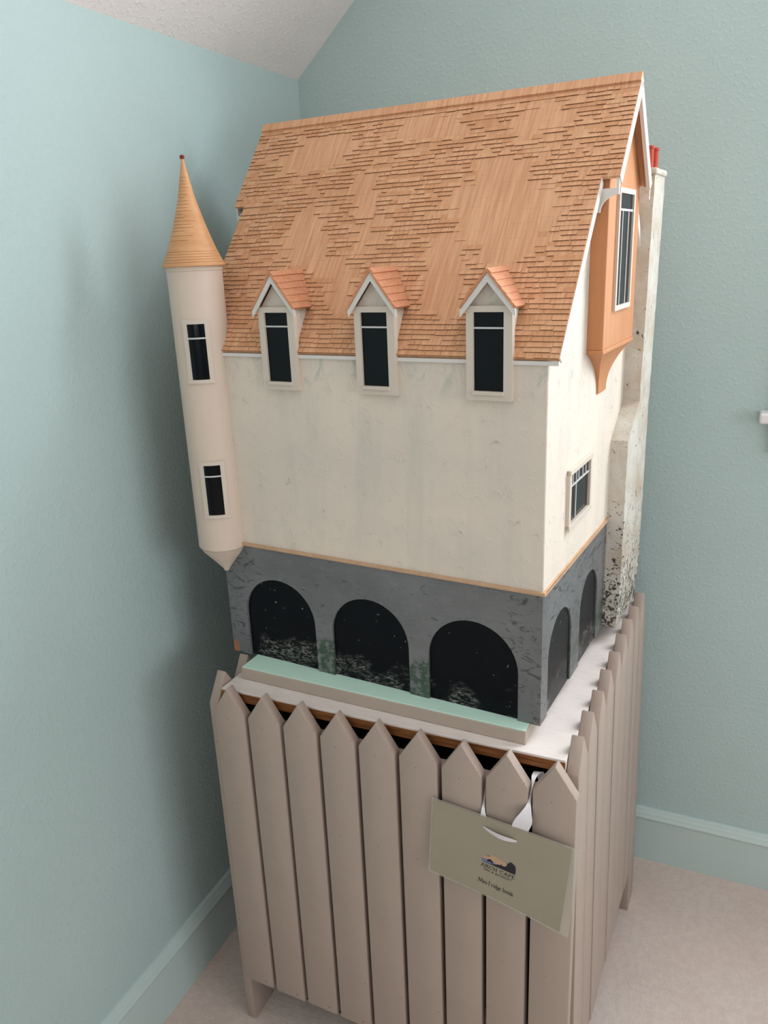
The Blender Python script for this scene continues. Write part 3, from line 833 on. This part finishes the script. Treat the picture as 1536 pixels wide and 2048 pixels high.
# flat print on the card: polygons a hair above it
def flat(name, polys, mat, off):
    mb = MB()
    for poly in polys:
        mb.add([S(a, b, off) for a, b in poly], [tuple(range(len(poly)))])
    o = mb.build(name, mat, card); return o
PB, PA0, PA1 = 0.5725, 0.378, 0.6275
def lx(x): return PA0 + (PA1 - PA0) * x
def ly(y): return PB - 0.125 * y
t = NT('printed_sunset_sky', 0.5, 0.3)
flat('printed_sky', [[(lx(x), ly(y)) for x, y in ((0, 0.0), (0, 0.42), (0.10, 0.62), (0.17, 0.66), (0.27, 1.02), (0.42, 1.0), (0.6, 0.85), (0.75, 0.75), (0.75, 0.0))]], plain('printed_tan_sky', srgb(196, 156, 128), 0.5), 0.0005)
flat('printed_sea', [[(lx(x), ly(y)) for x, y in ((0, 0.0), (0, 0.36), (0.2, 0.40), (0.4, 0.38), (0.55, 0.3), (0.6, 0.0))]], plain('printed_blue_sea', srgb(118, 126, 152), 0.5), 0.0006)
arch = [(0.17, 0.22)] + [(0.25 - 0.09 * math.cos(math.pi * i / 8), 0.22 + 0.28 * math.sin(math.pi * i / 8)) for i in range(9)] + [(0.34, 0.12), (0.30, 0.14), (0.25, 0.25), (0.20, 0.18)]
land = [(0.0, 0.0), (0.10, 0.05), (0.30, 0.06), (0.42, 0.22), (0.50, 0.32), (0.56, 0.34), (0.58, 0.52), (0.60, 0.36), (0.66, 0.36), (0.70, 0.42), (0.75, 0.62), (0.73, 0.78), (0.78, 0.84), (0.82, 1.08), (0.85, 1.0), (0.87, 1.1), (0.90, 0.95), (0.93, 1.0), (0.94, 0.86), (0.99, 0.86), (0.97, 0.74), (1.0, 0.70), (0.985, 0.56), (1.0, 0.52), (1.0, 0.0)]
gull = [[(0.13, 0.93), (0.20, 0.80), (0.215, 0.77), (0.20, 0.75)], [(0.20, 0.75), (0.215, 0.80), (0.27, 0.90), (0.225, 0.77)]]
flat('printed_headland', [[(lx(x), ly(y)) for x, y in pl_] for pl_ in [arch, land] + gull], plain('printed_dark_navy', srgb(40, 38, 46), 0.5), 0.0007)

# stroke lettering: glyph = (advance, [polyline,...]) on a unit cap height
def arc(cx, cy, rx, ry, a0, a1, n=9):
    return [(cx + rx * math.cos(math.radians(a0 + (a1 - a0) * i / n)), cy + ry * math.sin(math.radians(a0 + (a1 - a0) * i / n))) for i in range(n + 1)]
G = {
 'A': (0.95, [[(0.05, 0), (0.45, 1)], [(0.45, 1), (0.88, 0)], [(0.2, 0.36), (0.72, 0.36)], [(-0.04, 0), (0.18, 0)], [(0.74, 0), (0.99, 0)]]),
 'R': (0.86, [[(0.12, 0), (0.12, 1)], [(0.02, 1), (0.4, 1)] + arc(0.4, 0.76, 0.26, 0.24, 90, -90) + [(0.12, 0.52)], [(0.38, 0.52), (0.84, 0)], [(0.0, 0), (0.25, 0)]]),
 'C': (0.95, [arc(0.5, 0.5, 0.44, 0.5, 48, 312, 16), [(0.80, 0.74), (0.80, 0.95)]]),
 'H': (0.98, [[(0.14, 0), (0.14, 1)], [(0.8, 0), (0.8, 1)], [(0.14, 0.52), (0.8, 0.52)], [(0.02, 0), (0.27, 0)], [(0.67, 0), (0.92, 0)], [(0.02, 1), (0.27, 1)], [(0.67, 1), (0.92, 1)]]),
 'P': (0.74, [[(0.12, 0), (0.12, 1)], [(0.02, 1), (0.38, 1)] + arc(0.38, 0.73, 0.27, 0.27, 90, -90) + [(0.12, 0.46)], [(0.0, 0), (0.26, 0)]]),
 'E': (0.74, [[(0.12, 0), (0.12, 1)], [(0.02, 1), (0.6, 1), (0.6, 0.86)], [(0.12, 0.53), (0.5, 0.53)], [(0.02, 0), (0.64, 0), (0.66, 0.16)]]),
 'I': (0.36, [[(0.16, 0), (0.16, 1)], [(0.04, 0), (0.28, 0)], [(0.04, 1), (0.28, 1)]]),
 'N': (0.95, [[(0.12, 0), (0.12, 1)], [(0.12, 1), (0.8, 0)], [(0.8, 0), (0.8, 1)], [(0.0, 0), (0.24, 0)], [(0.68, 1), (0.92, 1)]]),
 'T': (0.82, [[(0.4, 0), (0.4, 1)], [(0.04, 0.84), (0.04, 1), (0.76, 1), (0.76, 0.84)], [(0.27, 0), (0.53, 0)]]),
 '&': (0.95, [[(0.86, 0.0), (0.26, 0.76)] + arc(0.42, 0.82, 0.17, 0.17, 180, 0, 6) + [(0.2, 0.4)] + arc(0.38, 0.22, 0.27, 0.22, 150, 340, 8) + [(0.84, 0.5)]]),
 'M': (1.05, [[(0.04, -0.04), (0.14, 1)], [(0.14, 1), (0.52, 0.12)], [(0.52, 0.12), (0.84, 1.02)], [(0.84, 1.02), (0.98, -0.02)]]),
 'i': (0.28, [[(0.12, 0), (0.13, 0.56)], [(0.13, 0.74), (0.14, 0.80)]]),
 'n': (0.56, [[(0.08, 0), (0.09, 0.58)], [(0.09, 0.40)] + arc(0.27, 0.38, 0.17, 0.20, 160, 0, 6) + [(0.45, 0.0)]]),
 '-': (0.36, [[(0.03, 0.32), (0.28, 0.35)]]),
 'F': (0.74, [[(0.14, -0.14), (0.15, 1.0)], [(0.0, 0.98), (0.66, 1.04)], [(0.15, 0.55), (0.5, 0.58)]]),
 'r': (0.42, [[(0.09, 0), (0.09, 0.58)], [(0.09, 0.38), (0.2, 0.54), (0.36, 0.55)]]),
 'd': (0.58, [arc(0.26, 0.27, 0.20, 0.27, 30, 330, 12), [(0.46, 1.0), (0.45, 0.0), (0.52, -0.01)]]),
 'g': (0.58, [arc(0.27, 0.36, 0.18, 0.2, 0, 360, 12), [(0.40, 0.22), (0.18, 0.10), (0.44, 0.0)], arc(0.28, -0.14, 0.22, 0.14, 60, 400, 12), [(0.42, 0.5), (0.54, 0.54)]]),
 'e': (0.52, [[(0.07, 0.32), (0.42, 0.36)] + arc(0.25, 0.28, 0.19, 0.28, 20, 320, 12)]),
 's': (0.42, [[(0.34, 0.50), (0.2, 0.57), (0.08, 0.46), (0.2, 0.32), (0.33, 0.20), (0.24, 0.02), (0.06, 0.06)]]),
 ' ': (0.40, []),
}
def text(name, s_, a0, a1, base_b, cap_m, sw_, mat=M_ink, bow=0.0, track=0.0):
    tot = sum(G[ch][0] + track for ch in s_) - track; wm = (a1 - a0) * SWD; fx = wm / tot     # metres per unit advance
    mb = MB(); x = 0.0
    for ch in s_:
        adv, strokes = G[ch]
        for st in strokes:
            for p_, q_ in zip(st, st[1:]):
                P0 = ((x + p_[0]) * fx, p_[1] * cap_m); P1 = ((x + q_[0]) * fx, q_[1] * cap_m)
                dx, dy = P1[0] - P0[0], P1[1] - P0[1]; L = math.hypot(dx, dy) or 1e-9
                # broad-nib weight: vertical strokes heavier than horizontal ones
                wgt = sw_ * (0.55 + 0.55 * abs(dy) / L); ex = dx / L * wgt * 0.3; ey = dy / L * wgt * 0.3
                nx, ny = -dy / L * wgt / 2, dx / L * wgt / 2
                quad = [(P0[0] - ex + nx, P0[1] - ey + ny), (P0[0] - ex - nx, P0[1] - ey - ny), (P1[0] + ex - nx, P1[1] + ey - ny), (P1[0] + ex + nx, P1[1] + ey + ny)]
                pts = []
                for X, Y in quad:
                    a = a0 + X / SWD; qn = (a - a0) / (a1 - a0)
                    pts.append(S(a, base_b - Y / SHT + bow * 4 * qn * (1 - qn), 0.00075))
                mb.add(pts, [(0, 1, 2, 3)])
        x += adv + track
    return mb.build(name, mat, card)
text('lettering', 'ARCH CAPE', 0.380, 0.626, 0.6365, 0.0053, 0.0008, track=0.16)['label'] = 'lettering ARCH CAPE'
text('lettering', 'INN & RETREAT', 0.400, 0.606, 0.672, 0.0026, 0.0005, bow=0.008, track=0.2)['label'] = 'lettering INN & RETREAT'
text('lettering', 'Mini-Fridge Inside', 0.370, 0.632, 0.857, 0.0070, 0.00066)['label'] = 'lettering Mini-Fridge Inside'

# ribbon
def ribbon(name, pts, widths_, side=Vector((1, 0, 0)), th=0.0005):
    mb = MB(); vs = []; n = len(pts)
    for i, (p_, w_) in enumerate(zip(pts, widths_)):
        p_ = Vector(p_); sd = w_[1] if isinstance(w_, tuple) else side; wd = w_[0] if isinstance(w_, tuple) else w_
        sd = Vector(sd).normalized()
        tg = (Vector(pts[min(n - 1, i + 1)]) - Vector(pts[max(0, i - 1)])).normalized(); nn = tg.cross(sd).normalized()
        for a, b in ((-1, -1), (1, -1), (1, 1), (-1, 1)): vs.append(p_ + sd * (wd / 2 * a) + nn * (th / 2 * b))
    fs = [(0, 1, 2, 3), tuple(4 * (n - 1) + k_ for k_ in (3, 2, 1, 0))]
    for i in range(n - 1):
        for q in range(4): fs.append((i * 4 + q, i * 4 + (q + 1) % 4, i * 4 + 4 + (q + 1) % 4, i * 4 + 4 + q))
    mb.add(vs, fs); return mb
def smooth_path(ctrl, n=8):
    out = []; m = len(ctrl)
    for i in range(m - 1):
        p0, p1, p2, p3 = (ctrl[max(0, i - 1)], ctrl[i], ctrl[i + 1], ctrl[min(m - 1, i + 2)])
        for k_ in range(n):
            t_ = k_ / n
            out.append([0.5 * ((2 * b) + (-a + c_) * t_ + (2 * a - 5 * b + 4 * c_ - d) * t_ ** 2 + (-a + 3 * b - 3 * c_ + d) * t_ ** 3) for a, b, c_, d in zip(p0, p1, p2, p3)])
    out.append(list(ctrl[-1])); return out
def rib(ctrl):  # control: (x,y,z,width,twist) twist: 0 = flat to the viewer, 1 = edge on
    pth = smooth_path(ctrl); pts = [q[:3] for q in pth]
    wd = [(q[3], Vector((math.cos(q[4]), math.sin(q[4]), 0))) for q in pth]
    return ribbon('ribbon', pts, wd).build('ribbon', M_ribbon, sign, smooth=0.8)
G78 = 8 * PW; G67 = 7 * PW   # gaps on either side of the eighth picket
s0 = S(0.372, 0.133, 0.001); s1 = S(0.612, 0.150, 0.001); sm_ = S(0.49, 0.152, 0.0045)
rA = S(0.640, 0.09, -0.002)
# right strand: over the rail, down the gap, flat and wide above the card, behind it to the slot
rib([(G78 + 0.010, 0.050, 0.660, 0.012, 0.2), (G78 + 0.006, 0.050, 0.690, 0.012, 0.2), (G78 + 0.002, 0.044, 0.711, 0.012, 0.2), (G78, 0.026, 0.7165, 0.009, 0.5), (G78, 0.014, 0.707, 0.004, 1.2), (G78 - 0.001, 0.004, 0.690, 0.005, 1.0), (G78 - 0.003, -0.006, 0.676, 0.015, 0.35), (G78 - 0.006, -0.009, 0.662, 0.025, 0.1), (G78 - 0.011, -0.0075, 0.645, 0.024, 0.0), tuple(rA) + (0.014, 0.0)])
# left strand
sL = S(0.366, 0.05, -0.002)
rib([(G67 - 0.001, 0.020, 0.690, 0.004, 1.3), (G67 - 0.0005, 0.008, 0.670, 0.004, 1.2), (G67 + 0.0005, -0.001, 0.655, 0.006, 0.6), tuple(sL) + (0.010, 0.2)])
# the loop across the front of the card between its two slots
bp_ = []; bw_ = []
for i in range(15):
    q = i / 14; a = 0.371 + (0.613 - 0.371) * q; bb = 0.128 + 0.022 * q + 0.012 * math.sin(math.pi * q)
    bp_.append(S(a, bb, 0.0006 + 0.004 * math.sin(math.pi * q))); bw_.append((0.0035 + 0.0075 * math.sin(math.pi * q) ** 0.7, Vector((-0.1, -0.35, 1))))
ribbon('ribbon', bp_, bw_).build('ribbon', M_ribbon, sign, smooth=0.8)
